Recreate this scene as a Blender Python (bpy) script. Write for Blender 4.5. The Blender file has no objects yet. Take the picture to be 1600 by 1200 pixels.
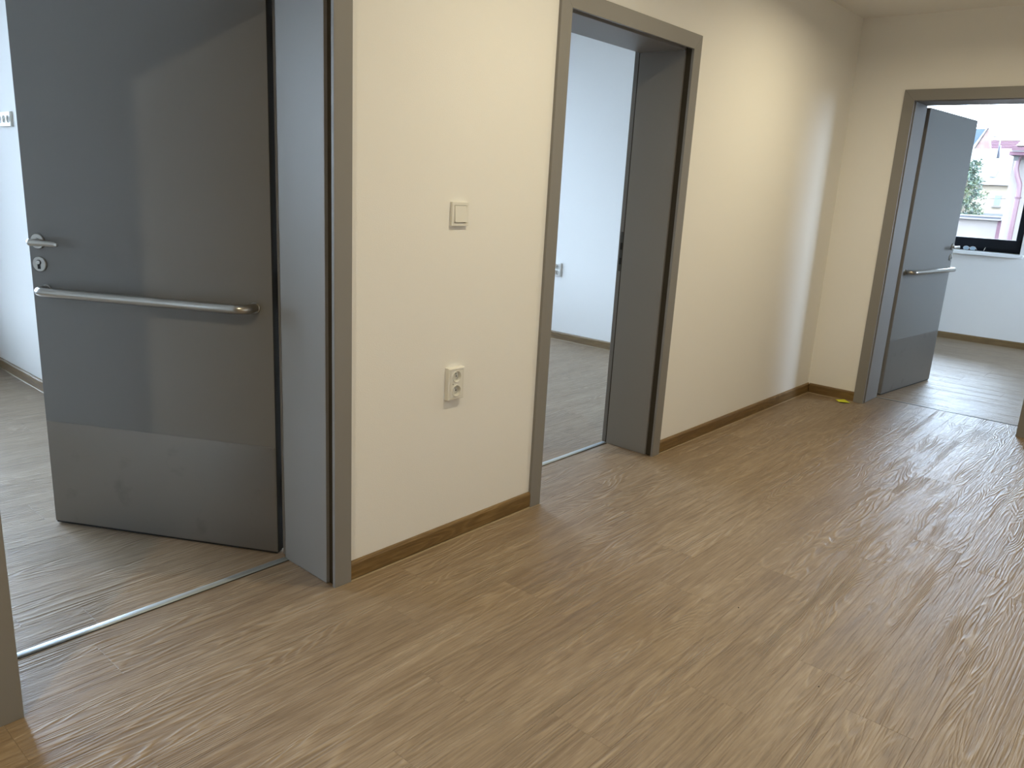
import bpy, bmesh, math, random
from mathutils import Vector, Matrix
random.seed(11)
sc = bpy.context.scene
COL = sc.collection

# ------------------------------------------------------------------ camera
YAW, PITCH, ROLL, FPX = 0.8602, -0.2497, 0.0555, 1215.7
CAM = Vector((0, -1.9529, 1.3302))
fw = Vector((math.sin(YAW)*math.cos(PITCH), math.cos(YAW)*math.cos(PITCH), math.sin(PITCH)))
r0 = Vector((math.cos(YAW), -math.sin(YAW), 0)); u0 = r0.cross(fw)
rt = r0*math.cos(ROLL) + u0*math.sin(ROLL); up = -r0*math.sin(ROLL) + u0*math.cos(ROLL)
cd = bpy.data.cameras.new('camera'); cam = bpy.data.objects.new('camera', cd); COL.objects.link(cam)
M = Matrix((rt, up, -fw)).transposed().to_4x4(); M.translation = CAM
cam.matrix_world = M
cd.sensor_fit = 'HORIZONTAL'; cd.sensor_width = 36; cd.lens = 36*FPX/1600; cd.clip_start = .02; cd.clip_end = 600
sc.camera = cam

# ------------------------------------------------------------------ sky, portals, lamps, exposure
SKY = 18.5
w = bpy.data.worlds.new('overcast_sky'); sc.world = w; w.use_nodes = True
bg = w.node_tree.nodes['Background']; bg.inputs[0].default_value = (.62, .77, 1.0, 1); bg.inputs[1].default_value = SKY

def portal(cx, cy, cz, wd, ht, rot):
    d = bpy.data.lights.new('window_portal', 'AREA'); d.shape = 'RECTANGLE'; d.size = wd; d.size_y = ht
    d.cycles.is_portal = True
    o = bpy.data.objects.new('window_portal', d); COL.objects.link(o); o.location = (cx, cy, cz); o.rotation_euler = rot
R90 = math.pi/2
portal(9.62, .71, 1.83, 2.6, 1.85, (R90, 0, R90))      # room 3, shining towards -x
portal(8.0, -3.76, 1.83, 1.7, 1.85, (R90, 0, 0))        # room 3, side window, towards +y
portal(-.2, 4.66, 1.5, 2.8, 2.5, (-R90, 0, 0))          # room 1, towards -y
portal(4.35, 4.66, 1.64, 1.9, 2.48, (-R90, 0, 0))         # room 2

LAMP_COL = (1.0, .87, .59)
def downlight(x, y, p, r=.03):
    d = bpy.data.lights.new('downlight', 'AREA'); d.shape = 'DISK'; d.size = 2*r; d.energy = p; d.color = LAMP_COL
    d.spread = math.radians(165)
    o = bpy.data.objects.new('downlight', d); COL.objects.link(o); o.location = (x, y, 2.482)
downlight(-.38, -.95, 14)
downlight(2.16, -.97, 9.3)
downlight(4.15, -.97, 10.5)

sc.view_settings.view_transform = 'Standard'; sc.view_settings.look = 'None'
sc.view_settings.exposure = .76; sc.view_settings.gamma = 1; sc.view_settings.use_curve_mapping = False
sc.cycles.max_bounces = 10; sc.cycles.diffuse_bounces = 6; sc.cycles.sample_clamp_indirect = 8
sc.cycles.caustics_reflective = False; sc.cycles.caustics_refractive = False

# ------------------------------------------------------------------ materials
def mat(name, col, rough=.5, metal=0, spec=.5, bump=None, mottle=None, aniso=None):
    m = bpy.data.materials.new(name); m.use_nodes = True; nt = m.node_tree; b = nt.nodes['Principled BSDF']
    b.inputs['Base Color'].default_value = (*col, 1); b.inputs['Roughness'].default_value = rough
    b.inputs['Metallic'].default_value = metal; b.inputs['Specular IOR Level'].default_value = spec
    tc = nt.nodes.new('ShaderNodeNewGeometry')
    if bump:
        sc_, st = bump
        n = nt.nodes.new('ShaderNodeTexNoise'); n.inputs['Scale'].default_value = sc_; n.inputs['Detail'].default_value = 3
        nt.links.new(tc.outputs['Position'], n.inputs['Vector'])
        bp = nt.nodes.new('ShaderNodeBump'); bp.inputs['Strength'].default_value = st; bp.inputs['Distance'].default_value = .002
        nt.links.new(n.outputs[0], bp.inputs['Height']); nt.links.new(bp.outputs[0], b.inputs['Normal'])
    if mottle:
        sc_, amt = mottle
        n = nt.nodes.new('ShaderNodeTexNoise'); n.inputs['Scale'].default_value = sc_; n.inputs['Detail'].default_value = 4
        nt.links.new(tc.outputs['Position'], n.inputs['Vector'])
        mx = nt.nodes.new('ShaderNodeMix'); mx.data_type = 'RGBA'
        mx.inputs[6].default_value = (*[c*(1-amt) for c in col], 1); mx.inputs[7].default_value = (*[min(1, c*(1+amt)) for c in col], 1)
        nt.links.new(n.outputs[0], mx.inputs[0]); nt.links.new(mx.outputs[2], b.inputs['Base Color'])
    return m

M_WALL = mat('wall_paint', (.80, .79, .765), .85, spec=.2, bump=(260, .25), mottle=(1.5, .012))
M_CEIL = mat('ceiling_paint', (.80, .79, .77), .9, spec=.2, bump=(200, .2))
M_FRAME = mat('grey_frame_paint', (.225, .216, .208), .45, spec=.45, bump=(500, .08))
M_LEAF = mat('grey_door_laminate', (.168, .161, .151), .46, spec=.35, bump=(700, .10), mottle=(2.2, .02))
M_EDGE = mat('grey_door_edge', (.21, .20, .19), .5)
M_EDGE_SHADE = mat('door_edge_shade', (.035, .032, .028), .85, spec=.15)  # door edge with the shade beside the jamb put into its colour
M_SEAL = mat('dark_rubber_seal', (.05, .042, .03), .7, spec=.2)
M_BLACK = mat('black_gap', (.01, .01, .01), .7)
M_PLAST = mat('white_plastic', (.74, .73, .69), .35, spec=.5, mottle=(8, .01))
M_CUP = mat('white_plastic_recess', (.50, .49, .46), .5)
M_ALU = mat('anodised_aluminium', (.46, .51, .54), .5, metal=.25, mottle=(30, .04))
M_STRIKE = mat('dark_steel_strike', (.09, .09, .085), .5, metal=.6)
M_WHITE = mat('white_sill', (.88, .89, .89), .4, mottle=(4, .01))
M_WIN = mat('dark_window_frame', (.005, .008, .014), .55, spec=.25, mottle=(10, .1))
M_YEL = mat('yellow_paper', (.74, .76, .045), .7, mottle=(12, .04))
M_CRUMB = mat('dark_crumb', (.03, .02, .015), .8, mottle=(400, .2))
M_OUT = mat('exterior_render', (.5, .5, .5), .9, mottle=(.6, .05))

def steel(name, col, rough, along='X', smudge=False):
    m = mat(name, col, rough, metal=1); nt = m.node_tree; b = nt.nodes['Principled BSDF']
    tc = nt.nodes.new('ShaderNodeTexCoord'); mp = nt.nodes.new('ShaderNodeMapping')
    s = {'X': (6, 400, 400), 'Z': (400, 400, 6)}[along]; mp.inputs['Scale'].default_value = s
    nt.links.new(tc.outputs['Object'], mp.inputs[0])
    n = nt.nodes.new('ShaderNodeTexNoise'); n.inputs['Scale'].default_value = 1; n.inputs['Detail'].default_value = 2
    nt.links.new(mp.outputs[0], n.inputs['Vector'])
    bp = nt.nodes.new('ShaderNodeBump'); bp.inputs['Strength'].default_value = .15; bp.inputs['Distance'].default_value = .0006
    nt.links.new(n.outputs[0], bp.inputs['Height']); nt.links.new(bp.outputs[0], b.inputs['Normal'])
    if smudge:
        n2 = nt.nodes.new('ShaderNodeTexNoise'); n2.inputs['Scale'].default_value = 9; n2.inputs['Detail'].default_value = 5
        nt.links.new(tc.outputs['Object'], n2.inputs['Vector'])
        cr = nt.nodes.new('ShaderNodeValToRGB'); e = cr.color_ramp.elements
        e[0].position = .60; e[0].color = (*col, 1); e[1].position = .80; e[1].color = (*[c*.80 for c in col], 1)
        nt.links.new(n2.outputs[0], cr.inputs[0]); nt.links.new(cr.outputs[0], b.inputs['Base Color'])
    return m
M_STEEL = steel('brushed_steel', (.44, .42, .385), .28)
M_PLATE = steel('brushed_steel_plate', (.26, .24, .22), .42, smudge=True)

def math_node(nt, op, a, b=None, clamp=False):
    n = nt.nodes.new('ShaderNodeMath'); n.operation = op; n.use_clamp = clamp
    for i, v in enumerate((a, b)):
        if v is None: continue
        if isinstance(v, (int, float)): n.inputs[i].default_value = v
        else: nt.links.new(v, n.inputs[i])
    return n.outputs[0]

def wood(name, along='X', cols=None, rough=.43, bump=1.0, scale=1.0, tone=.035, spec=.65):
    """light oak vinyl: long fibres, contour ('cathedral') rings and embossing, random shift per piece"""
    cols = cols or [(.172, .117, .070), (.262, .190, .121), (.362, .277, .189)]
    m = bpy.data.materials.new(name); m.use_nodes = True; nt = m.node_tree; N = nt.nodes; L = nt.links
    b = N['Principled BSDF']
    geo = N.new('ShaderNodeNewGeometry'); info = N.new('ShaderNodeObjectInfo')
    sep = N.new('ShaderNodeSeparateXYZ'); L.new(geo.outputs['Position'], sep.inputs[0])
    a, c = (sep.outputs[0], sep.outputs[1]) if along == 'X' else (sep.outputs[1], sep.outputs[0])
    off = math_node(nt, 'MULTIPLY', info.outputs['Random'], 61.0)
    a = math_node(nt, 'ADD', a, off); cc = math_node(nt, 'ADD', c, sep.outputs[2])
    def vec(sa, sb, extra=0):
        v = N.new('ShaderNodeCombineXYZ')
        L.new(math_node(nt, 'MULTIPLY', a, sa*scale), v.inputs[0]); L.new(math_node(nt, 'MULTIPLY', cc, sb*scale), v.inputs[1])
        v.inputs[2].default_value = extra; return v.outputs[0]
    def noise(v, d=3, dist=0.0, rgh=.55):
        n = N.new('ShaderNodeTexNoise'); n.inputs['Scale'].default_value = 1; n.inputs['Detail'].default_value = d
        n.inputs['Roughness'].default_value = rgh; n.inputs['Distortion'].default_value = dist; L.new(v, n.inputs['Vector']); return n.outputs[0]
    rings0 = noise(vec(.95, 8.5, 3.1), 1.6, .25)
    rings = math_node(nt, 'SINE', math_node(nt, 'MULTIPLY', rings0, 165.0))
    ringmask = math_node(nt, 'SUBTRACT', math_node(nt, 'MULTIPLY', noise(vec(1.7, 7, 9.2), 2), 4.2), 1.6, clamp=True)
    ring = math_node(nt, 'MULTIPLY', math_node(nt, 'POWER', math_node(nt, 'ADD', math_node(nt, 'MULTIPLY', rings, .5), .5), 2.2), ringmask)
    fib = noise(vec(7, 170, 1.0), 3, .25)
    fib2 = noise(vec(2.2, 60, 5.0), 4, .5)
    tonen = noise(vec(.9, 6.5, 7.7), 3)
    t = math_node(nt, 'ADD', math_node(nt, 'MULTIPLY', fib, .55), math_node(nt, 'MULTIPLY', fib2, .62))
    t = math_node(nt, 'ADD', t, math_node(nt, 'MULTIPLY', tonen, .36))
    t = math_node(nt, 'ADD', t, math_node(nt, 'MULTIPLY', ring, .19))
    t = math_node(nt, 'ADD', t, math_node(nt, 'MULTIPLY', math_node(nt, 'SUBTRACT', noise(vec(14, 42, 4.4), 3, .6), .5), .30))
    t = math_node(nt, 'ADD', t, math_node(nt, 'MULTIPLY', math_node(nt, 'SUBTRACT', info.outputs['Random'], .5), tone))
    t = math_node(nt, 'SUBTRACT', t, .345)
    cr = N.new('ShaderNodeValToRGB'); e = cr.color_ramp.elements
    e[0].position = .26; e[0].color = (*cols[0], 1); e[1].position = .76; e[1].color = (*cols[2], 1)
    q = e.new(.50); q.color = (*cols[1], 1)
    L.new(t, cr.inputs[0])
    knots = noise(vec(3.0, 11, 2.2), 2); kr = N.new('ShaderNodeValToRGB'); k = kr.color_ramp.elements
    k[0].position = .75; k[0].color = (0, 0, 0, 1); k[1].position = .83; k[1].color = (1, 1, 1, 1); L.new(knots, kr.inputs[0])
    mx = N.new('ShaderNodeMix'); mx.data_type = 'RGBA'; L.new(math_node(nt, 'MULTIPLY', kr.outputs[0], .55), mx.inputs[0])
    L.new(cr.outputs[0], mx.inputs[6]); mx.inputs[7].default_value = (*[x*.6 for x in cols[0]], 1)
    L.new(mx.outputs[2], b.inputs['Base Color'])
    h = math_node(nt, 'ADD', math_node(nt, 'MULTIPLY', ring, .9), math_node(nt, 'ADD', math_node(nt, 'MULTIPLY', fib2, 1.0), math_node(nt, 'MULTIPLY', fib, 1.1)))
    bp = N.new('ShaderNodeBump'); bp.inputs['Strength'].default_value = min(1, .9*bump); bp.inputs['Distance'].default_value = .0021
    L.new(h, bp.inputs['Height']); L.new(bp.outputs[0], b.inputs['Normal'])
    L.new(math_node(nt, 'ADD', math_node(nt, 'MULTIPLY', fib2, .16), rough-.08), b.inputs['Roughness'])
    b.inputs['Specular IOR Level'].default_value = spec
    return m
M_FLOORX = wood('oak_vinyl', 'X')
M_FLOORY = wood('oak_vinyl_cross', 'Y')
BC = [(.120, .066, .018), (.175, .104, .032), (.235, .148, .055)]
M_BASEX = wood('oak_skirting', 'X', BC, .5, .4, 1.0, .05)
M_BASEY = wood('oak_skirting_cross', 'Y', BC, .5, .4, 1.0, .05)

def glass(name):
    m = bpy.data.materials.new(name); m.use_nodes = True; nt = m.node_tree; nt.nodes.clear()
    o = nt.nodes.new('ShaderNodeOutputMaterial'); mx = nt.nodes.new('ShaderNodeMixShader')
    f = nt.nodes.new('ShaderNodeFresnel'); f.inputs[0].default_value = 1.45
    t = nt.nodes.new('ShaderNodeBsdfTransparent'); t.inputs[0].default_value = (.95, .97, .96, 1)
    g = nt.nodes.new('ShaderNodeBsdfGlossy'); g.inputs['Roughness'].default_value = .01
    nt.links.new(f.outputs[0], mx.inputs[0]); nt.links.new(t.outputs[0], mx.inputs[1]); nt.links.new(g.outputs[0], mx.inputs[2])
    nt.links.new(mx.outputs[0], o.inputs[0]); return m
M_GLASS = glass('window_glass')

# ------------------------------------------------------------------ mesh helpers
class MB:
    def __init__(s): s.v = []; s.f = []; s.smooth = []
    def add(s, vs, fs, sm=False):
        n = len(s.v); s.v += [tuple(v) for v in vs]; s.f += [tuple(n+i for i in f) for f in fs]; s.smooth += [sm]*len(fs); return s
    def box(s, x0, x1, y0, y1, z0, z1):
        vs = [(x, y, z) for z in (z0, z1) for y in (y0, y1) for x in (x0, x1)]
        return s.add(vs, [(0, 2, 3, 1), (4, 5, 7, 6), (0, 1, 5, 4), (2, 6, 7, 3), (0, 4, 6, 2), (1, 3, 7, 5)])
    def prism(s, poly, axis, a, b):
        """poly of 2D points, extruded along axis from a to b"""
        def P(p, t):
            return {'x': (t, p[0], p[1]), 'y': (p[0], t, p[1]), 'z': (p[0], p[1], t)}[axis]
        n = len(poly); vs = [P(p, a) for p in poly] + [P(p, b) for p in poly]
        return s.add(vs, [tuple(range(n))[::-1], tuple(range(n, 2*n))] + [(i, (i+1) % n, n+(i+1) % n, n+i) for i in range(n)])
    def tube(s, pts, rad, seg=16, cap=True, flat=(1, 1), upv=(0, 0, 1)):
        pts = [Vector(p) for p in pts]; n = len(pts); rings = []
        rad = rad if isinstance(rad, (list, tuple)) else [rad]*n
        for i, p in enumerate(pts):
            t = (pts[min(i+1, n-1)] - pts[max(i-1, 0)]).normalized()
            u = Vector(upv)
            if abs(t.dot(u)) > .95: u = Vector((0, 1, 0)) if abs(t.y) < .9 else Vector((1, 0, 0))
            a = t.cross(u).normalized(); c = a.cross(t).normalized()
            rings.append([p + a*math.cos(k*2*math.pi/seg)*rad[i]*flat[0] + c*math.sin(k*2*math.pi/seg)*rad[i]*flat[1] for k in range(seg)])
        vs = [v for r in rings for v in r]
        fs = [(i*seg+k, i*seg+(k+1) % seg, (i+1)*seg+(k+1) % seg, (i+1)*seg+k) for i in range(n-1) for k in range(seg)]
        s.add(vs, fs, True)
        if cap:
            s.add(rings[0], [tuple(range(seg))[::-1]]); s.add(rings[-1], [tuple(range(seg))])
        return s
    def lathe(s, c, axis, prof, seg=32):
        """prof: (radius, offset along axis) ; axis unit vector"""
        ax = Vector(axis).normalized(); u = Vector((0, 0, 1)) if abs(ax.z) < .9 else Vector((1, 0, 0))
        a = ax.cross(u).normalized(); b = ax.cross(a).normalized(); c = Vector(c); vs = []; fs = []
        for r, o in prof:
            vs += [c + ax*o + a*math.cos(k*2*math.pi/seg)*r + b*math.sin(k*2*math.pi/seg)*r for k in range(seg)]
        for i in range(len(prof)-1):
            fs += [(i*seg+k, i*seg+(k+1) % seg, (i+1)*seg+(k+1) % seg, (i+1)*seg+k) for k in range(seg)]
        fs.append(tuple(range(seg))[::-1]); n = len(prof)-1; fs.append(tuple(range(n*seg, (n+1)*seg)))
        return s.add(vs, fs)
    def build(s, name, m, parent=None, bevel=0, loc=None, fix=True, **kw):
        me = bpy.data.meshes.new(name); me.from_pydata(s.v, [], s.f)
        for p, sm in zip(me.polygons, s.smooth): p.use_smooth = sm
        if fix:
            bm = bmesh.new(); bm.from_mesh(me); bmesh.ops.remove_doubles(bm, verts=bm.verts, dist=1e-6) if any(s.smooth) else None
            bmesh.ops.recalc_face_normals(bm, faces=bm.faces); bm.to_mesh(me); bm.free()
        me.materials.append(m); me.update()
        o = bpy.data.objects.new(name, me); COL.objects.link(o)
        if parent: o.parent = parent
        if loc: o.location = loc
        if bevel:
            b = o.modifiers.new('bevel', 'BEVEL'); b.width = bevel; b.segments = 2; b.limit_method = 'ANGLE'
        for k, v in kw.items(): o[k] = v
        return o

def empty(name, loc=(0, 0, 0), rz=0, parent=None, **kw):
    o = bpy.data.objects.new(name, None); COL.objects.link(o); o.location = loc; o.rotation_euler = (0, 0, rz)
    o.empty_display_size = .1
    if parent: o.parent = parent
    for k, v in kw.items(): o[k] = v
    return o
ST = dict(kind='structure')

# ------------------------------------------------------------------ numbers of the place
XB = 5.537                      # plane of the end wall of the corridor
XW = 9.23                       # window wall of the room behind it
TA, TWA = .279, .305            # lining depth / wall thickness, long wall
TB, TWB = .290, .335
D1, D2, D3 = .4885, 2.4815, -.3957
W1, W2, W3 = .9218, .9228, .912
H = 1.98; CW = .066; CT = .0135
YB = -2.30; XL = -2.6; CEIL = 2.49; RC = 2.9; YF = 4.3
X1 = 1.543; X2 = 5.529

# ------------------------------------------------------------------ walls
def wall_x(name, y0, y1, x0, x1, z1, holes, label, mat_=M_WALL):
    """wall running along x, holes = (xa, xb, za, zb)"""
    mb = MB(); x = x0
    for xa, xb, za, zb in sorted(holes):
        mb.box(x, xa, y0, y1, 0, z1)
        if za > 0: mb.box(xa, xb, y0, y1, 0, za)
        mb.box(xa, xb, y0, y1, zb, z1); x = xb
    mb.box(x, x1, y0, y1, 0, z1)
    return mb.build(name, mat_, label=label, category='wall', **ST)
def wall_y(name, x0, x1, y0, y1, z1, holes, label, mat_=M_WALL):
    mb = MB(); y = y0
    for ya, yb, za, zb in sorted(holes):
        mb.box(x0, x1, y, ya, 0, z1)
        if za > 0: mb.box(x0, x1, ya, yb, 0, za)
        mb.box(x0, x1, ya, yb, zb, z1); y = yb
    mb.box(x0, x1, y, y1, 0, z1)
    return mb.build(name, mat_, label=label, category='wall', **ST)
E_ = .02
wall_x('wall_left', 0, TWA, XL, XB, 3.0, [(D1-E_, D1+W1+E_, 0, H+E_), (D2-E_, D2+W2+E_, 0, H+E_)],
       'cream painted long corridor wall holding the light switch, socket and two doorways')
wall_y('wall_end', XB, XB+TWB, YB-.2, TWA+2.2, 3.0, [(D3-W3-E_, D3+E_, 0, H+E_)],
       'cream painted end wall of the corridor around the farthest open door')
wall_x('wall_right', YB-.2, YB, XL, XB, 3.0, [], 'cream painted corridor wall behind the viewpoint')
wall_y('wall_near', XL-.2, XL, YB, YF, 3.0, [], 'cream painted wall closing the near end of the corridor')
wall_y('wall_partition', X1, X1+.15, TWA, YF, 3.0, [], 'bluish white wall seen left of the nearest door leaf')
wall_y('wall_side', X2, XB, TWA, YF, 3.0, [], 'bluish white wall seen through the middle doorway')
wall_x('wall_back', YF, YF+.3, XL-.2, XB+TWB, 3.0, [(-1.6, 1.2, .25, 2.75), (3.4, 5.3, .4, 2.88)], 'white outer wall of the two side rooms with their windows')
wall_y('wall_window', XW, XW+.35, YB-1.2, TWA+2.2, 3.0, [(-.575, 2.0, .925, 2.75)], 'white wall under the window in the farthest room')
wall_x('wall_far_left', TWA+2.2, TWA+2.4, XB, XW+.35, 3.0, [], 'white left side wall of the farthest room')
wall_x('wall_far_right', YB-1.4, YB-1.2, XB, XW+.35, 3.0, [(7.15, 8.85, .925, 2.75)], 'white right side wall of the farthest room')
wall_y('wall_far_near', XB, XB+TWB, YB-1.4, YB-.2, 3.0, [], 'white wall of the farthest room beside its doorway')
MB().box(XL-.2, XB, YB-.2, 0, CEIL, CEIL+.06).build('ceiling', M_CEIL, label='cream corridor ceiling over the far corner', category='ceiling', **ST)
MB().box(XL-.2, XW+.35, YB-1.4, YF+.3, RC+.1, RC+.2).build('ceiling', M_CEIL, label='white ceiling of the side rooms', category='ceiling', **ST)

# ------------------------------------------------------------------ floors laid with planks
PW, PL = .184, 1.22
def lay(name, label, rects, along, fmat, slab, seed, row0=0.0, kw=PW):
    """rects = (x0, x1, y0, y1) areas; rows run along the given axis"""
    rnd = random.Random(seed)
    x0, x1, y0, y1 = slab
    fl = MB().box(x0, x1, y0, y1, -.12, -.0035).build(name, fmat, label=label, category='floor', **ST)
    for (ax0, ax1, ay0, ay1) in rects:
        a0, a1, c0, c1 = (ax0, ax1, ay0, ay1) if along == 'X' else (ay0, ay1, ax0, ax1)
        k = math.floor((c0-row0)/kw + 1e-6)
        while row0 + k*kw < c1 - 1e-4:
            ra, rb = max(c0, row0+k*kw), min(c1, row0+(k+1)*kw)
            rr = random.Random(seed*100+k); s = math.floor(a0/PL)*PL - PL + rr.random()*PL
            while s < a1:
                sa, sb = max(a0, s), min(a1, s+PL)
                if sb - sa > .004 and rb - ra > .004:
                    g = .0002; c = .0006
                    pa, pb, qa, qb = sa+g, sb-g, ra+g, rb-g
                    ma, mc = (pa+pb)/2, (qa+qb)/2
                    def P(u, v, z): return (u-ma, v-mc, z) if along == 'X' else (v-mc, u-ma, z)
                    vs = [P(pa, qa, -.0035), P(pb, qa, -.0035), P(pb, qb, -.0035), P(pa, qb, -.0035),
                          P(pa, qa, -c*.5), P(pb, qa, -c*.5), P(pb, qb, -c*.5), P(pa, qb, -c*.5),
                          P(pa+c, qa+c, 0), P(pb-c, qa+c, 0), P(pb-c, qb-c, 0), P(pa+c, qb-c, 0)]
                    fs = [(8, 9, 10, 11)] + [(i, (i+1) % 4, 4+(i+1) % 4, 4+i) for i in range(4)] + [(4+i, 4+(i+1) % 4, 8+(i+1) % 4, 8+i) for i in range(4)]
                    if along == 'Y': fs = [f[::-1] for f in fs]
                    mb = MB(); mb.add(vs, fs)
                    mb.build('plank', fmat, fl, loc=(ma, mc, 0) if along == 'X' else (mc, ma, 0), fix=False)
                s += PL
            k += 1
    return fl
lay('floor', 'light oak plank floor running along the corridor',
    [(XL, XB, YB, 0), (D1+.001, D1+W1-.001, 0, TA-.02), (D2+.001, D2+W2-.001, 0, TA-.01), (XB, XB+TB-.012, D3-W3+.001, D3-.001)],
    'X', M_FLOORX, (XL, XB+TB-.012, YB, TA-.02), 3)
lay('floor', 'grey-looking oak plank floor of the room behind the nearest door',
    [(XL, X1, TWA, YF), (D1-.01, D1+W1+.01, TA-.02, TWA)], 'X', M_FLOORX, (XL, X1, TA-.02, YF), 5, .05)
lay('floor', 'grey-looking oak plank floor of the room behind the middle doorway',
    [(X1+.15, X2, TWA, YF), (D2-.01, D2+W2+.01, TA-.01, TWA)], 'X', M_FLOORX, (X1+.15, X2, TA-.01, YF), 7, .11)
lay('floor', 'pale daylit oak plank floor of the farthest room under the window',
    [(XB+TWB, XW, YB-1.2, TWA+2.2), (XB+TB-.012, XB+TWB, D3-W3-.01, D3+.01)], 'Y', M_FLOORY, (XB+TB-.012, XW, YB-1.2, TWA+2.2), 9, .02)

# ------------------------------------------------------------------ skirtings (profile: flat face, bevelled cap, pale foot strip)
def skirting(name, p0, p1, nrm, label, fmat, dn=None):
    """from p0 to p1 along the wall foot, nrm points into the room"""
    h, t = .0695, .012
    d = (Vector(p1)-Vector(p0)); ln = d.length; d.normalize(); n = Vector(nrm)
    prof = [(0, .004), (t-.003, .004), (t, .007), (t, h-.010), (t-.004, h-.002), (t-.008, h), (0, h)]
    def P(s, q): v = Vector(p0) + d*s + n*q[0]; return (v.x, v.y, q[1])
    k = len(prof); vs = [P(0, q) for q in prof] + [P(ln, q) for q in prof]
    mb = MB().add(vs, [tuple(range(k)), tuple(range(k, 2*k))] + [(i, (i+1) % k, k+(i+1) % k, k+i) for i in range(k)])
    o = mb.build(name, fmat, label=label, category='skirting', **ST)
    vs = [P(0, (0, 0)), P(0, (t+.003, 0)), P(0, (t, .004)), P(0, (0, .004)), P(ln, (0, 0)), P(ln, (t+.003, 0)), P(ln, (t, .004)), P(ln, (0, .004))]
    MB().add(vs, [(0, 1, 2, 3), (4, 5, 6, 7)] + [(i, (i+1) % 4, 4+(i+1) % 4, 4+i) for i in range(4)]).build('foot_strip', M_FOOT, o)
    return o
M_FOOT = mat('pale_seal_strip', (.30, .225, .13), .5)
skirting('baseboard_middle', (D1+W1+CW, 0, 0), (D2-CW, 0, 0), (0, -1, 0), 'brown wood skirting under the switch between the two nearest doorways', M_BASEX)
skirting('baseboard_left', (D2+W2+CW, 0, 0), (XB, 0, 0), (0, -1, 0), 'brown wood skirting from the middle doorway to the far corner', M_BASEX)
skirting('baseboard_near', (XL, 0, 0), (D1-CW, 0, 0), (0, -1, 0), 'brown wood skirting left of the nearest doorway', M_BASEX)
skirting('baseboard_end', (XB, -.0155, 0), (XB, D3+CW, 0), (-1, 0, 0), 'short brown wood skirting by the yellow note, left of the farthest door', M_BASEY)
skirting('baseboard_end_right', (XB, D3-W3-CW, 0), (XB, YB, 0), (-1, 0, 0), 'brown wood skirting right of the farthest door', M_BASEY)
skirting('baseboard_right', (XL, YB, 0), (XB-.0155, YB, 0), (0, 1, 0), 'brown wood skirting behind the viewpoint', M_BASEX)
skirting('baseboard_partition', (X1, TWA+.08, 0), (X1, YF, 0), (-1, 0, 0), 'brown skirting on the wall left of the nearest door leaf', M_BASEY)
skirting('baseboard_side', (X2, TWA+.02, 0), (X2, YF, 0), (-1, 0, 0), 'brown skirting on the white wall seen through the middle doorway', M_BASEY)
skirting('baseboard_window', (XW, YB-1.2, 0), (XW, TWA+2.2, 0), (-1, 0, 0), 'brown skirting under the window in the farthest room', M_BASEY)

# ------------------------------------------------------------------ doors
def door_frame(root, W, T, TW, strike_right):
    """local axes: +x across the opening from its left jamb, +y through the wall, z up"""
    c = CT; o = CW
    for side in (0, 1):
        sx = (lambda u: u) if side == 0 else (lambda u: W-u)
        poly = [(sx(0), 0), (sx(0), H), (sx(-o), H+o), (sx(-o), 0)]
        MB().prism(poly, 'y', -c, .0).build('jamb_casing', M_FRAME, root, bevel=.0012)
        a, b = sorted((sx(-.012), sx(-.022)))
        MB().box(a, b, .0, .036, 0, H+.012).build('rubber_seal', M_SEAL, root)
        a, b = sorted((sx(0), sx(-.0195)))
        MB().box(a, b, .034, T, 0, H).build('jamb_lining', M_FRAME, root, bevel=.001)
        a, b = sorted((sx(-.014), sx(-.0195)))
        r = MB().box(a, b, T, TW+.001, 0, H+.014)
        a, b = sorted((sx(-.014), sx(-.070))); r.box(a, b, TW+.001, TW+.011, 0, H+.07)
        r.build('jamb_rebate', M_FRAME, root)
        a, b = sorted((sx(-.004), sx(-.014)))
        MB().box(a, b, T, T+.008, 0, H+.01).build('door_seal', M_SEAL, root)
    MB().prism([(0, H), (W, H), (W+o, H+o), (-o, H+o)], 'y', -c, .0).build('head_casing', M_FRAME, root, bevel=.0012)
    MB().box(0, W, .0, .038, H+.012, H+.0195).build('rubber_seal', M_SEAL, root)
    MB().box(0, W, .036, T, H, H+.0195).build('head_lining', M_FRAME, root, bevel=.001)
    MB().box(0, W, T, TW+.001, H+.014, H+.0195).box(-.014, W+.014, TW+.001, TW+.011, H+.014, H+.07).build('head_rebate', M_FRAME, root)
    MB().box(0, W, T, T+.008, H+.004, H+.014).build('door_seal', M_SEAL, root)
    if strike_right is not None:
        xs = W if strike_right else 0; sg = 1 if strike_right else -1
        a, b = sorted((xs+sg*.011, xs+sg*.0140))
        sp = MB().box(a, b, T+.010, T+.026, .93, 1.13).build('strike_plate', M_STRIKE, root)
        a, b = sorted((xs+sg*.0095, xs+sg*.011))
        MB().box(a, b, T+.011, T+.025, 1.04, 1.075).box(a, b, T+.011, T+.025, .965, .998).build('latch_hole', M_BLACK, sp)

def threshold(root, W, y0, y1, h, dark=False):
    n = 8; w_ = (y1-y0)/2; prof = []
    for i in range(n+1):
        a = math.pi*i/n; prof.append((y0+w_ - w_*math.cos(a), h*math.sin(a)**.8 if 0 < i < n else 0))
    mb = MB(); k = len(prof)
    vs = [(0.001, p[0], p[1]) for p in prof] + [(W-.001, p[0], p[1]) for p in prof]
    mb.add(vs, [(i, i+1, k+i+1, k+i) for i in range(k-1)], True); mb.add(vs, [tuple(range(k)), tuple(range(k, 2*k))])
    mb.build('threshold_strip', M_ALU, root)
    MB().box(0.001, W-.001, y0-.0045, y0+.001, .0, .0012).build('joint_seal', M_SEAL, root)

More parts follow.
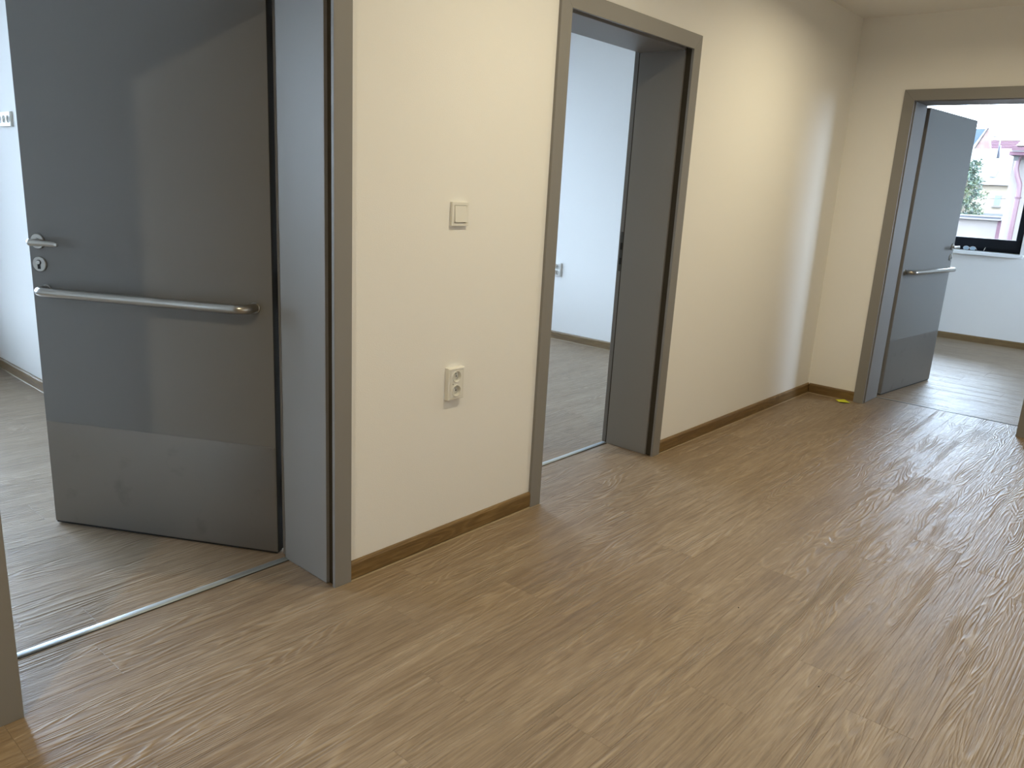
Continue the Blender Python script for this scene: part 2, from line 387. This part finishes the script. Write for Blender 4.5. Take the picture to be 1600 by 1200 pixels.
def leaf(root, loc, ex, sg, name_label):
    """leaf hinged at loc; ex = unit direction from hinge to free edge; sg=+1 hinge on the left, -1 on the right as seen"""
    n = Vector((ex[1], -ex[0])) * (1 if sg > 0 else -1)     # side of the corridor face
    X = Vector(ex)*sg; rz = math.atan2(X.y, X.x)
    Lw, z0, z1, th = .905, .010, 1.977, .040
    o = MB().box(*sorted((0, sg*Lw)), 0, th, z0, z1).build('door_leaf', M_LEAF, root, bevel=.0012, label=name_label)
    # local placement relative to the door empty
    inv = Matrix.Rotation(-root.rotation_euler.z, 4, 'Z') @ Matrix.Translation(-Vector(root.location))
    o.matrix_local = inv @ (Matrix.Translation(Vector(loc)) @ Matrix.Rotation(rz, 4, 'Z'))
    S = lambda s: sg*s
    MB().box(*sorted((S(.004), S(Lw-.002))), -.0016, .0005, z0+.002, .405).build('kick_plate', M_PLATE, o, bevel=.0005, label='brushed steel kick plate')
    MB().box(*sorted((S(-.0012), 0)), .001, th-.001, z0+.001, z1-.001).build('edge_tone_band', M_EDGE if sg > 0 else M_EDGE_SHADE, o)  # plain grey on the far leaf; nearest leaf has hinge-side shade painted dark
    MB().box(*sorted((S(.003), S(Lw-.003))), .003, th-.003, .0035, z0).build('leaf_gap_shade', M_BLACK, o)  # added black strip, paints the shade of the gap under the leaf
    # horizontal grab bar with bent ends
    r = .0155; off = .058; rb = .035; zb = .890; s0, s1 = .062, .848; pts = []
    pts.append((S(s0), 0, zb))
    for i in range(9):
        a = math.pi/2*i/8; pts.append((S(s0+rb-rb*math.cos(a)), -(off-rb+rb*math.sin(a)), zb))
    for i in range(9):
        a = math.pi/2*i/8; pts.append((S(s1-rb+rb*math.sin(a)), -(off-rb+rb*math.cos(a)), zb))
    pts.append((S(s1), 0, zb))
    bar = MB().tube(pts, r, 20).build('grab_bar', M_STEEL, o, label='horizontal brushed steel grab bar')
    for s_ in (s0, s1):
        MB().lathe((S(s_), 0, zb), (0, -1, 0), [(.0185, 0), (.0185, .004), (.0165, .006)], 28).build('bar_collar', M_STEEL, o)
    # lever handle, near the free edge
    sh, zl = .865, 1.056
    MB().lathe((S(sh), 0, zl), (0, -1, 0), [(.026, 0), (.026, .006), (.0245, .008), (.012, .0082), (.0105, .012)], 40).build('handle_rose', M_STEEL, o)
    lv = MB(); pts = [(S(sh), -.004, zl), (S(sh), -.025, zl), (S(sh), -.040, zl)]
    for i in range(1, 6):
        a = math.pi/2*i/5; pts.append((S(sh-.016+.016*math.cos(a)), -(.040+.014*math.sin(a)), zl))
    rr = [.0085, .0085, .0088, .0095, .0105, .0115, .012, .012]
    for i in range(1, 8):
        t = i/7; pts.append((S(sh-.016-.104*t), -(.054 - .006*math.sin(math.pi*t) + .002*t), zl - .002*t)); rr.append(.0115 - .0035*t + (0 if t < 1 else -.003))
    lv.tube(pts, rr, 16, flat=(.62, 1.0)).build('lever_handle', M_STEEL, o, label='steel lever handle')
    # key rose with profile cylinder
    zk = .978
    rs = MB().lathe((S(sh), 0, zk), (0, -1, 0), [(.026, 0), (.026, .006), (.0245, .008)], 40).build('key_rose', M_STEEL, o)
    kc = MB(); kc.lathe((S(sh), -.008, zk+.006), (0, -1, 0), [(.0092, 0), (.0092, .0012)], 24)
    kc.box(*sorted((S(sh-.0052), S(sh+.0052))), -.0092, -.008, zk-.0165, zk+.004)
    kc.build('keyhole_recess', M_BLACK, o)
    MB().lathe((S(sh), -.0085, zk+.006), (0, -1, 0), [(.0070, 0), (.0070, .003), (.006, .0036)], 24).build('lock_core', M_STEEL, o)
    # hinges on the far side
    for zh in (.24, .95, 1.74):
        MB().lathe((S(-.006), th+.006, zh-.05), (0, 0, 1), [(.0075, 0), (.0075, .1)], 16).build('hinge', M_SEAL, o)
    return o

g1 = empty('door_1', (D1, 0, 0), 0, label='nearest grey door at left, swung inward, with steel bar, lever and kick plate', category='door', **ST)
g2 = empty('door_2', (D2, 0, 0), 0, label='open middle doorway with grey frame and no leaf in view', category='door', **ST)
g3 = empty('door_3', (XB, D3, 0), -R90, label='farthest grey door at right, swung into the room with the window', category='door', **ST)
door_frame(g1, W1, TA, TWA, False); door_frame(g2, W2, TA, TWA, True); door_frame(g3, W3, TB, TWB, True)
threshold(g1, W1, .259, .288, .005); threshold(g2, W2, .277, .306, .005); threshold(g3, W3, .278, .294, .0018)
t1 = math.radians(59.41); t3 = math.radians(83.69)
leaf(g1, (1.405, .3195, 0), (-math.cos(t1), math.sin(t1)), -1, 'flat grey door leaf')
leaf(g3, (5.892, -.402, 0), (math.sin(t3), -math.cos(t3)), 1, 'flat grey door leaf')

# ------------------------------------------------------------------ switch and sockets (local: wall plane y=0, fronts at -y)
def light_switch(loc, rz):
    t = empty('light_switch', loc, rz, label='square white light switch on the cream wall above the double socket', category='switch')
    a = .0405; b = .029
    mb = MB()
    for x0, x1, z0, z1 in ((-a, a, -a, -b), (-a, a, b, a), (-a, -b, -b, b), (b, a, -b, b)): mb.box(x0, x1, -.011, 0, z0, z1)
    mb.build('switch_frame', M_PLAST, t, bevel=.001)
    MB().box(-b, b, -.006, 0, -b, b).build('switch_base', M_SEAL, t)
    c = .0278
    MB().prism([(-.005, c), (-.012, c), (-.0155, -c), (-.005, -c)], 'x', -c, c).build('rocker', M_PLAST, t, bevel=.001)
    return t
light_switch((1.9365, 0, 1.225), 0)

def plate_with_holes(mb, cells, r, y, seg=32):
    """cells (x0,x1,z0,z1,cx,cz): flat face at y with a round hole each"""
    for x0, x1, z0, z1, cx, cz in cells:
        vs = []; 
        for k in range(seg):
            a = 2*math.pi*k/seg; dx, dz = math.cos(a), math.sin(a)
            vs.append((cx+dx*r, y, cz+dz*r))
        for k in range(seg):
            a = 2*math.pi*k/seg; dx, dz = math.cos(a), math.sin(a)
            ts = []
            if dx > 1e-9: ts.append((x1-cx)/dx)
            if dx < -1e-9: ts.append((x0-cx)/dx)
            if dz > 1e-9: ts.append((z1-cz)/dz)
            if dz < -1e-9: ts.append((z0-cz)/dz)
            t = min(ts); vs.append((cx+dx*t, y, cz+dz*t))
        mb.add(vs, [(k, (k+1) % seg, seg+(k+1) % seg, seg+k) for k in range(seg)])
        for X, Z in ((x0, z0), (x1, z0), (x0, z1), (x1, z1)):   # corner triangles
            a = math.atan2(Z-cz, X-cx) % (2*math.pi); k = int(a/(2*math.pi/seg)); p, q = vs[seg+k % seg], vs[seg+(k+1) % seg]
            mb.add([p, q, (X, y, Z)], [(0, 1, 2)])

def double_socket(loc, rz, label, vertical=True, length=.118, d=.020, cs=(.0265, -.0265)):
    t = empty('wall_socket', loc, rz, label=label, category='socket')
    hw, hl, e = .0395, length/2, .003; cup_d = min(.013, d-.0008)
    T_ = (lambda x, z: (x, z)) if vertical else (lambda x, z: (z, x))
    def rect(hx, hz, y): 
        return [(*T_(s1*hx, s2*hz)[:1], y, T_(s1*hx, s2*hz)[1]) for s1, s2 in ((-1, -1), (1, -1), (1, 1), (-1, 1))]
    mb = MB(); vs = rect(hw, hl, 0) + rect(hw, hl, -(d-e)) + rect(hw-e, hl-e, -d) + rect(.0315, hl-.008, -d) + rect(.031, hl-.0085, -d+.001)
    fs = []
    for r_ in range(4): fs += [(4*r_+i, 4*r_+(i+1) % 4, 4*r_+4+(i+1) % 4, 4*r_+4+i) for i in range(4)]
    mb.add(vs, fs).build('cover_frame', M_PLAST, t)
    ins = MB(); cells = []; R = .0195; order = sorted(cs); n_ = len(order)
    for q, c in enumerate(order):
        a0 = -(hl-.009) if q == 0 else (order[q-1]+c)/2
        a1 = (hl-.009) if q == n_-1 else (order[q+1]+c)/2
        x0, x1, z0, z1 = -.0305, .0305, a0, a1
        if vertical: cells.append((x0, x1, z0, z1, 0, c))
        else: cells.append((z0, z1, x0, x1, c, 0))
    plate_with_holes(ins, cells, R+.0025, -d-.0002)
    ins.build('socket_insert', M_PLAST, t, fix=False)
    for c in cs:
        cx, cz = T_(0, c); seg = 32
        prof = [(R+.0027, -d), (R+.0022, -d-.0028), (R, -d-.0028), (R-.0012, -d+cup_d), (.0005, -d+cup_d)]
        mb = MB(); vs = []
        for r_, y in prof: vs += [(cx+r_*math.cos(2*math.pi*k/seg), y, cz+r_*math.sin(2*math.pi*k/seg)) for k in range(seg)]
        mb.add(vs, [(i*seg+k, i*seg+(k+1) % seg, (i+1)*seg+(k+1) % seg, (i+1)*seg+k) for i in range(len(prof)-1) for k in range(seg)])
        cup = mb.build('socket_cup', M_PLAST, t)
        hb = MB()
        for s_ in (-1, 1):
            hx, hz = T_(s_*.0095, c-.002); hb.lathe((hx, -d+cup_d-.0001, hz), (0, -1, 0), [(.0028, 0), (.0028, .0008)], 14)
        hb.build('contact_hole', M_BLACK, cup)
        hx, hz = T_(0, c+.009); MB().lathe((hx, -d+cup_d-.0001, hz), (0, -1, 0), [(.0024, 0), (.0024, cup_d-.003), (.0012, cup_d-.001)], 14).build('earth_pin', M_ALU, cup)
    sx, sz = T_(-.018, 0) if vertical else (.046, 0); MB().lathe((sx, -d-.0001, sz), (0, -1, 0), [(.002, 0), (.002, .0008)], 14).build('indicator_dot', M_SEAL, t)
    return t
double_socket((1.9385, 0, .624), 0, 'white vertical double socket low on the cream corridor wall')
double_socket((X2, 2.3425, .625), -R90, 'white vertical double socket seen through the middle doorway', d=.013)
double_socket((X1, 3.193, 1.535), -R90, 'white horizontal row of sockets left of the nearest door leaf, at head height', vertical=False, length=.198, d=.013, cs=(-.067, 0, .067))

# ------------------------------------------------------------------ yellow note and crumbs on the floor
def sticky_note():
    A, B, C_, D_ = Vector((5.486, -.224, .001)), Vector((5.521, -.272, .007)), Vector((5.462, -.334, .001)), Vector((5.406, -.284, .001))
    n = 8; vs = []; fs = []
    for i in range(n+1):
        for j in range(n+1):
            u, v = i/n, j/n
            p = (A*(1-u)+D_*u)*(1-v) + (B*(1-u)+C_*u)*v
            p = p.copy(); p.z += .010*max(0, u-.55)**2/.2*(1-v*.6) + .002*math.sin(u*3.1) ; p.x += .010*max(0, u-.7)*(1-v)
            p.z = max(p.z, .0012); vs.append(p)
    fs = [(i*(n+1)+j, i*(n+1)+j+1, (i+1)*(n+1)+j+1, (i+1)*(n+1)+j) for i in range(n) for j in range(n)]
    mb = MB().add(vs, fs, True); o = mb.build('sticky_note', M_YEL, label='small yellow paper note lying by the skirting in the far corner', category='note')
    s = o.modifiers.new('thick', 'SOLIDIFY'); s.thickness = .0006; s.offset = 1
    return o
sticky_note()
def crumb(x, y, r, lab):
    mb = MB(); vs = [(x+r*math.cos(a)*random.uniform(.6, 1), y+r*math.sin(a)*random.uniform(.6, 1), .0002) for a in [i*math.pi/3 for i in range(6)]]
    vs += [((v[0]-x)*.5+x, (v[1]-y)*.5+y, r*.7) for v in vs]
    mb.add(vs, [tuple(range(6))[::-1], tuple(range(6, 12))] + [(i, (i+1) % 6, 6+(i+1) % 6, 6+i) for i in range(6)])
    mb.build('dirt_crumb', M_CRUMB, label=lab, category='crumb')
crumb(2.306, -1.024, .0035, 'tiny dark crumb on the corridor floor, the one nearer the middle doorway')
crumb(2.068, -1.383, .0032, 'tiny dark crumb on the open corridor floor, farther from the doorways')

# ------------------------------------------------------------------ windows
def window(name, x0, x1, z0, z1, root_loc, rz, label, t=.085, bt=.130, sill=None):
    """local: x across, y outward, frame between y=0 and .07"""
    g = empty(name, root_loc, rz, label=label, category='window', **ST)
    mb = MB(); f = .04
    for a, b, c, d in ((x0, x1, z0, z0+f), (x0, x1, z1-f, z1), (x0, x0+f, z0+f, z1-f), (x1-f, x1, z0+f, z1-f)): mb.box(a, b, .0, .07, c, d)
    mb.build('window_frame', M_WIN, g, bevel=.002)
    mid = (x0+x1)/2
    for a, b in ((x0+f, mid), (mid, x1-f)):
        m2 = MB(); sl, sr = t-f, t-f
        lo = bt-f
        m2.box(a, b, -.012, .05, z0+f-.006, z0+f+lo); m2.box(a, b, -.012, .05, z1-t, z1-f+.006)
        m2.box(a-.004, a+sl, -.012, .05, z0+f+lo, z1-t); m2.box(b-sr, b+.004, -.012, .05, z0+f+lo, z1-t)
        s_ = m2.build('sash', M_WIN, g, bevel=.002)
        MB().box(a+sl-.004, b-sr+.004, .018, .024, z0+f+lo-.004, z1-t+.004).build('pane', M_GLASS, s_)
    return g
w3 = window('window_1', 0, 2.575, 0, 1.82, (XW+.2, 2.0, .93), -R90, 'dark framed window in the farthest room, bright rooftops behind it')
sm = MB().box(-.02, 2.612, -.25, .01, -.004, .0).box(-.02, 2.612, -.25, -.235, -.034, -.004).box(-.02, 2.612, -.235, .01, -.02, -.004)
sm.build('window_sill', M_WHITE, w3, bevel=.0015, label='white sill board')
for nm, xa, lab in (('window_2', (-1.6, 2.8, .25, 2.5), 'window of the room behind the nearest door, out of view'), ('window_3', (3.4, 1.9, .4, 2.48), 'window of the room behind the middle doorway, out of view')):
    window(nm, 0, xa[1], 0, xa[3], (xa[0], YF+.2, xa[2]), 0, lab)
window('window_4', 0, 1.7, 0, 1.82, (8.85, YB-1.4+.06, .93), math.pi, 'side window of the farthest room, out of view')

# glasses on the sill
def lens_pts(cx, rx, rz_, n=20):
    return [(cx+rx*math.cos(2*math.pi*i/n), rz_*math.sin(2*math.pi*i/n)) for i in range(n)]
M_LENS = mat('bluish_lens', (.30, .42, .52), .12, spec=.8); M_RIM = mat('pale_rim', (.62, .60, .56), .4)
gl = empty('eyeglasses', (9.29, -.112, .9335), -R90, label='bluish twin-lens glasses lying on the white window sill', category='glasses')
for cx in (-.031, .031):
    MB().prism([(p[0], p[1]+.021) for p in lens_pts(cx, .026, .018)], 'y', -.0015, .0015).build('lens', M_LENS, gl)
    pts = [(p[0], 0, p[1]+.021) for p in lens_pts(cx, .027, .019)]; pts.append(pts[0])
    MB().tube(pts, .0018, 8, cap=False, upv=(0, 1, 0)).build('rim', M_RIM, gl)
MB().tube([(-.006, 0, .024), (0, -.003, .030), (.006, 0, .024)], .0018, 8, upv=(0, 1, 0)).build('bridge', M_RIM, gl)
for s_ in (-1, 1):
    MB().tube([(s_*.057, 0, .024), (s_*.058, .03, .016), (s_*.055, .085, .003)], .0018, 8).build('temple_arm', M_RIM, gl)
pn = MB().tube([(9.30, -.243, .935), (9.31, -.247, .958), (9.315, -.252, .975)], [.0015, .003, .002], 8)
pn.build('window_key', M_RIM, label='small pale tool standing against the dark window frame', category='tool')

# ------------------------------------------------------------------ outside: neighbouring roofs, walls and a tree
def emat(name, col, rough=.85, **k): return mat(name, col, rough, **k)
M_RENDER = emat('pale_plaster', (.125, .103, .090), mottle=(1.5, .12))
M_CREAM = emat('cream_plaster', (.118, .088, .060), mottle=(.8, .06))
M_ROOFW = emat('pale_metal_roof', (.075, .072, .066), mottle=(.5, .03))
M_RED = emat('red_metal_roof', (.050, .0185, .0245))
M_PINK = emat('red_painted_plaster', (.068, .026, .036), mottle=(3, .06))
M_PIPE = emat('red_downpipe', (.066, .026, .032), .5)
M_SLATE = emat('blue_slate', (.029, .043, .054), mottle=(2, .1))
M_ZINC = emat('zinc_coping', (.042, .040, .050), .5)
M_LIGHTZ = emat('pale_zinc', (.098, .080, .076), .5)
M_BLUEGL = emat('blue_window_glass', (.040, .066, .080), .3)
M_GREYB = emat('grey_stone_base', (.048, .046, .043), mottle=(3, .15))
M_GROUND = emat('courtyard_ground', (.05, .047, .044), mottle=(.3, .1))
M_BRICK = bpy.data.materials.new('old_brick'); M_BRICK.use_nodes = True
nt = M_BRICK.node_tree; bn = nt.nodes.new('ShaderNodeTexNoise'); bn.inputs['Scale'].default_value = 1.6; bn.inputs['Detail'].default_value = 5
ge = nt.nodes.new('ShaderNodeNewGeometry'); nt.links.new(ge.outputs['Position'], bn.inputs['Vector'])
cr = nt.nodes.new('ShaderNodeValToRGB'); cr.color_ramp.elements[0].position = .4; cr.color_ramp.elements[0].color = (.070, .027, .018, 1)
cr.color_ramp.elements[1].position = .62; cr.color_ramp.elements[1].color = (.088, .050, .034, 1)
nt.links.new(bn.outputs[0], cr.inputs[0]); nt.links.new(cr.outputs[0], nt.nodes['Principled BSDF'].inputs['Base Color'])

MB().box(-150, 300, -150, 150, -6.4, -6).build('ground', M_GROUND, label='courtyard ground far below the window', category='ground', **ST)

# low wall with zinc gutter in front
yw = empty('courtyard_wall', (26, 3.2, -6), label='low pale wall with a zinc coping just behind the window', category='wall')
MB().box(0, .4, -.66, 3.3, 0, 7.10).build('wall_body', M_RENDER, yw)
MB().box(-.01, .41, -.82, -.58, 0, 7.13).build('red_side', M_PINK, yw, label='red painted end of the wall')
MB().box(-.12, .5, -.66, 3.3, 7.10, 7.135).build('coping_edge', M_LIGHTZ, yw)
MB().box(-.06, .45, -.66, 3.3, 7.135, 7.185).build('coping', M_ZINC, yw)
MB().box(-.10, .5, -.68, 3.3, 7.185, 7.215).build('coping_cap', M_LIGHTZ, yw)
MB().tube([(-.06, -.70, 7.17), (-.06, -.80, 7.19), (-.06, -.86, 7.24)], .03, 8).build('gutter_end', M_LIGHTZ, yw)

# near wing with red eaves and downpipe
wg = empty('neighbour_wing', (19, 1.0, -6), label='pale plastered wing at the right of the window view with red eaves', category='building')
MB().prism([(.20, 0), (.345, 8.45), (-6, 8.45), (-6, 0)], 'x', 0, 5).build('wall_body', M_RENDER, wg)
MB().box(-.35, 5, -6, .37, 8.45, 8.52).build('eaves_board', M_PINK, wg)
MB().box(-.42, -.30, -6, .33, 8.53, 8.60).build('gutter', M_RED, wg)
MB().prism([(-.42, 8.62), (5, 10.2), (5, 8.62)], 'y', -6, .28).build('roof', M_RED, wg)
MB().box(-.2, -.06, .22, .30, 8.36, 8.45).build('bracket', M_GREYB, wg)
dp = MB().tube([(-.14, .02, 8.5), (-.14, .16, 8.48), (-.14, .235, 8.40), (-.14, .235, 8.20), (-.14, .19, 8.05), (-.14, .12, 7.9), (-.14, .105, 7.7), (-.14, .095, 0)], .048, 14, upv=(1, 0, 0))
dp.build('downpipe', M_PIPE, wg, label='red downpipe with a swan neck')
for zc in (7.62, 5.5): MB().lathe((-.14, .10, zc), (0, 0, 1), [(.06, 0), (.06, .03)], 14).build('pipe_clamp', M_RED, wg)

# cream house with pale roof and skylight
ho = empty('cream_house', (105, 16, -6), label='cream house with a pale roof, skylight and blue window', category='building')
MB().box(0, 8, -1.6, 6, 0, 10.42).build('wall_body', M_CREAM, ho)
MB().box(-.1, 0, -1.6, 6, 6.3, 7.16).build('wall_base', M_GREYB, ho)
MB().add([(-.4, -1.2, 10.38), (-.4, 6.2, 10.46), (5, 6.2, 14.6), (5, -.1, 14.6), (-.4, -1.2, 10.28), (-.4, 6.2, 10.36), (5, 6.2, 14.5), (5, -.1, 14.5)],
         [(0, 1, 2, 3), (7, 6, 5, 4), (0, 4, 5, 1), (1, 5, 6, 2), (2, 6, 7, 3), (3, 7, 4, 0)]).build('roof', M_ROOFW, ho)
MB().box(-.55, -.4, -1.2, 6, 10.30, 10.42).build('eaves_gutter', M_LIGHTZ, ho)
def on_roof(y, z, dx): return ((z-10.4)/(4.2/5.4)-.4+dx, y, z)
def roof_quad(y0, y1, z0, z1, dx, sh=0): return [on_roof(y0, z0, dx), on_roof(y1, z0, dx), on_roof(y1-sh, z1, dx), on_roof(y0-sh, z1, dx)]
fr = MB(); a = roof_quad(1.75, 2.35, 11.22, 11.96, -.18); b = roof_quad(1.75, 2.35, 11.22, 11.96, 0); fr.add(a+b, [(0, 1, 2, 3), (4, 5, 6, 7), (0, 1, 5, 4), (1, 2, 6, 5), (2, 3, 7, 6), (3, 0, 4, 7)])
skl = fr.build('skylight', M_ZINC, ho)
a = roof_quad(1.86, 2.24, 11.35, 11.85, -.22); b = roof_quad(1.86, 2.24, 11.35, 11.85, -.1)
MB().add(a+b, [(0, 1, 2, 3), (4, 5, 6, 7), (0, 1, 5, 4), (1, 2, 6, 5), (2, 3, 7, 6), (3, 0, 4, 7)]).build('skylight_pane', M_LIGHTZ, skl)
wn = MB().box(-.06, 0, .62, 1.34, 8.05, 9.25).build('window', M_LIGHTZ, ho)
MB().box(-.1, -.06, .70, 1.27, 8.12, 9.18).build('pane', M_BLUEGL, wn)
MB().box(-.3, 0, .52, 1.44, 7.85, 7.93).build('window_ledge', M_GREYB, ho)
MB().tube([(-3, 6, 8.72), (-3, 2, 8.76), (-3, -1.4, 8.86)], .035, 6).build('cable', M_GREYB, ho)
for y_, z1_ in ((2.05, 16.2), (1.9, 14.7)):
    MB().tube([(1, y_, 13.3), (1, y_+.05, z1_)], .07, 8).build('roof_pole', M_ZINC, ho)

# brick gable house with blue slate roof
bh = empty('brick_house', (118, 22, -6), label='brick gable house with blue slate roof above the tree', category='building')
MB().prism([(-.9, 0), (-.85, 14.6), (-.45, 16.4), (-.1, 17.66), (1.3, 14.5), (1.5, 14.2), (4, 14.2), (4, 0)], 'x', 0, .6).build('gable_wall', M_BRICK, bh)
MB().prism([(-.1, 17.66), (6, 17.66), (6, 14.6), (1.55, 14.5)], 'x', .7, 1.4).build('slate_roof', M_SLATE, bh)
MB().prism([(-.14, 17.9), (.0, 17.9), (1.6, 14.75), (1.95, 14.5), (1.95, 14.3), (1.35, 14.5)], 'x', -.2, .65).build('verge_board', M_LIGHTZ, bh)

# long red roof behind
rb = empty('red_roof_building', (135, 23, -6), label='long building with a ribbed red roof on the skyline', category='building')
MB().box(.4, 8, -1.6, 4, 0, 15.6).build('wall_body', M_CREAM, rb)
MB().prism([(0, 15.4), (3, 17.7), (3.2, 17.7), (3.2, 15.4)], 'y', -1.62, 4.1).build('roof', M_RED, rb)
for i in range(9):
    MB().box(.1+i*.33, .2+i*.33, -1.62, 4.1, 15.55+i*.253, 15.60+i*.253).build('roof_rib', M_PINK, rb)
MB().box(3.2, 4, 1.75, 2.15, 15.5, 18.2).box(3.1, 4.1, 1.68, 2.22, 18.2, 18.4).build('chimney', M_LIGHTZ, rb)

# tree
def tree():
    t = empty('pine_tree', (60, 10.9, -6), label='loose blue-green pine tree between the window edge and the cream house', category='tree')
    rnd = random.Random(4)
    MB().tube([(0, 0, 0), (.05, .05, 4), (0, -.1, 8), (.1, 0, 10.6)], [.22, .17, .10, .02], 8).build('trunk', emat('pine_bark', (.13, .10, .07)), t)
    mleaf = bpy.data.materials.new('pine_needles'); mleaf.use_nodes = True; n_ = mleaf.node_tree
    b = n_.nodes['Principled BSDF']; b.inputs['Roughness'].default_value = .7
    ns = n_.nodes.new('ShaderNodeTexNoise'); ns.inputs['Scale'].default_value = 2.4; g_ = n_.nodes.new('ShaderNodeNewGeometry'); n_.links.new(g_.outputs['Position'], ns.inputs['Vector'])
    c_ = n_.nodes.new('ShaderNodeValToRGB'); c_.color_ramp.elements[0].position = .38; c_.color_ramp.elements[0].color = (.018, .034, .022, 1)
    c_.color_ramp.elements[1].position = .66; c_.color_ramp.elements[1].color = (.048, .056, .018, 1)
    n_.links.new(ns.outputs[0], c_.inputs[0]); n_.links.new(c_.outputs[0], b.inputs['Base Color'])
    mb = MB()
    for i in range(46):
        z = 4.5 + 6.0*(i/46); L_ = (2.0-(z-4.5)*.235)*rnd.uniform(.6, 1.1); a = i*2.4+rnd.random()*.5
        end = Vector((math.cos(a)*L_, math.sin(a)*L_, z+L_*.22))
        MB().tube([(0, 0, z), tuple(Vector((0, 0, z)).lerp(end, .5)+Vector((0, 0, -.05))), tuple(end)], [.045, .03, .012], 5).build('branch', M_GREYB, t)
        for k in range(120):
            s_ = rnd.uniform(.25, 1.08); p = Vector((0, 0, z)).lerp(end, s_) + Vector([rnd.gauss(0, .13) for _ in range(3)])
            d = Vector([rnd.gauss(0, 1) for _ in range(3)]).normalized(); e_ = d.cross(Vector((rnd.gauss(0, 1), 1, .3))).normalized()
            l, w_ = rnd.uniform(.12, .28), rnd.uniform(.035, .075)
            mb.add([p-e_*w_, p+e_*w_, p+d*l], [(0, 1, 2)])
    mb.build('foliage', mleaf, t, fix=False, kind='stuff')
tree()
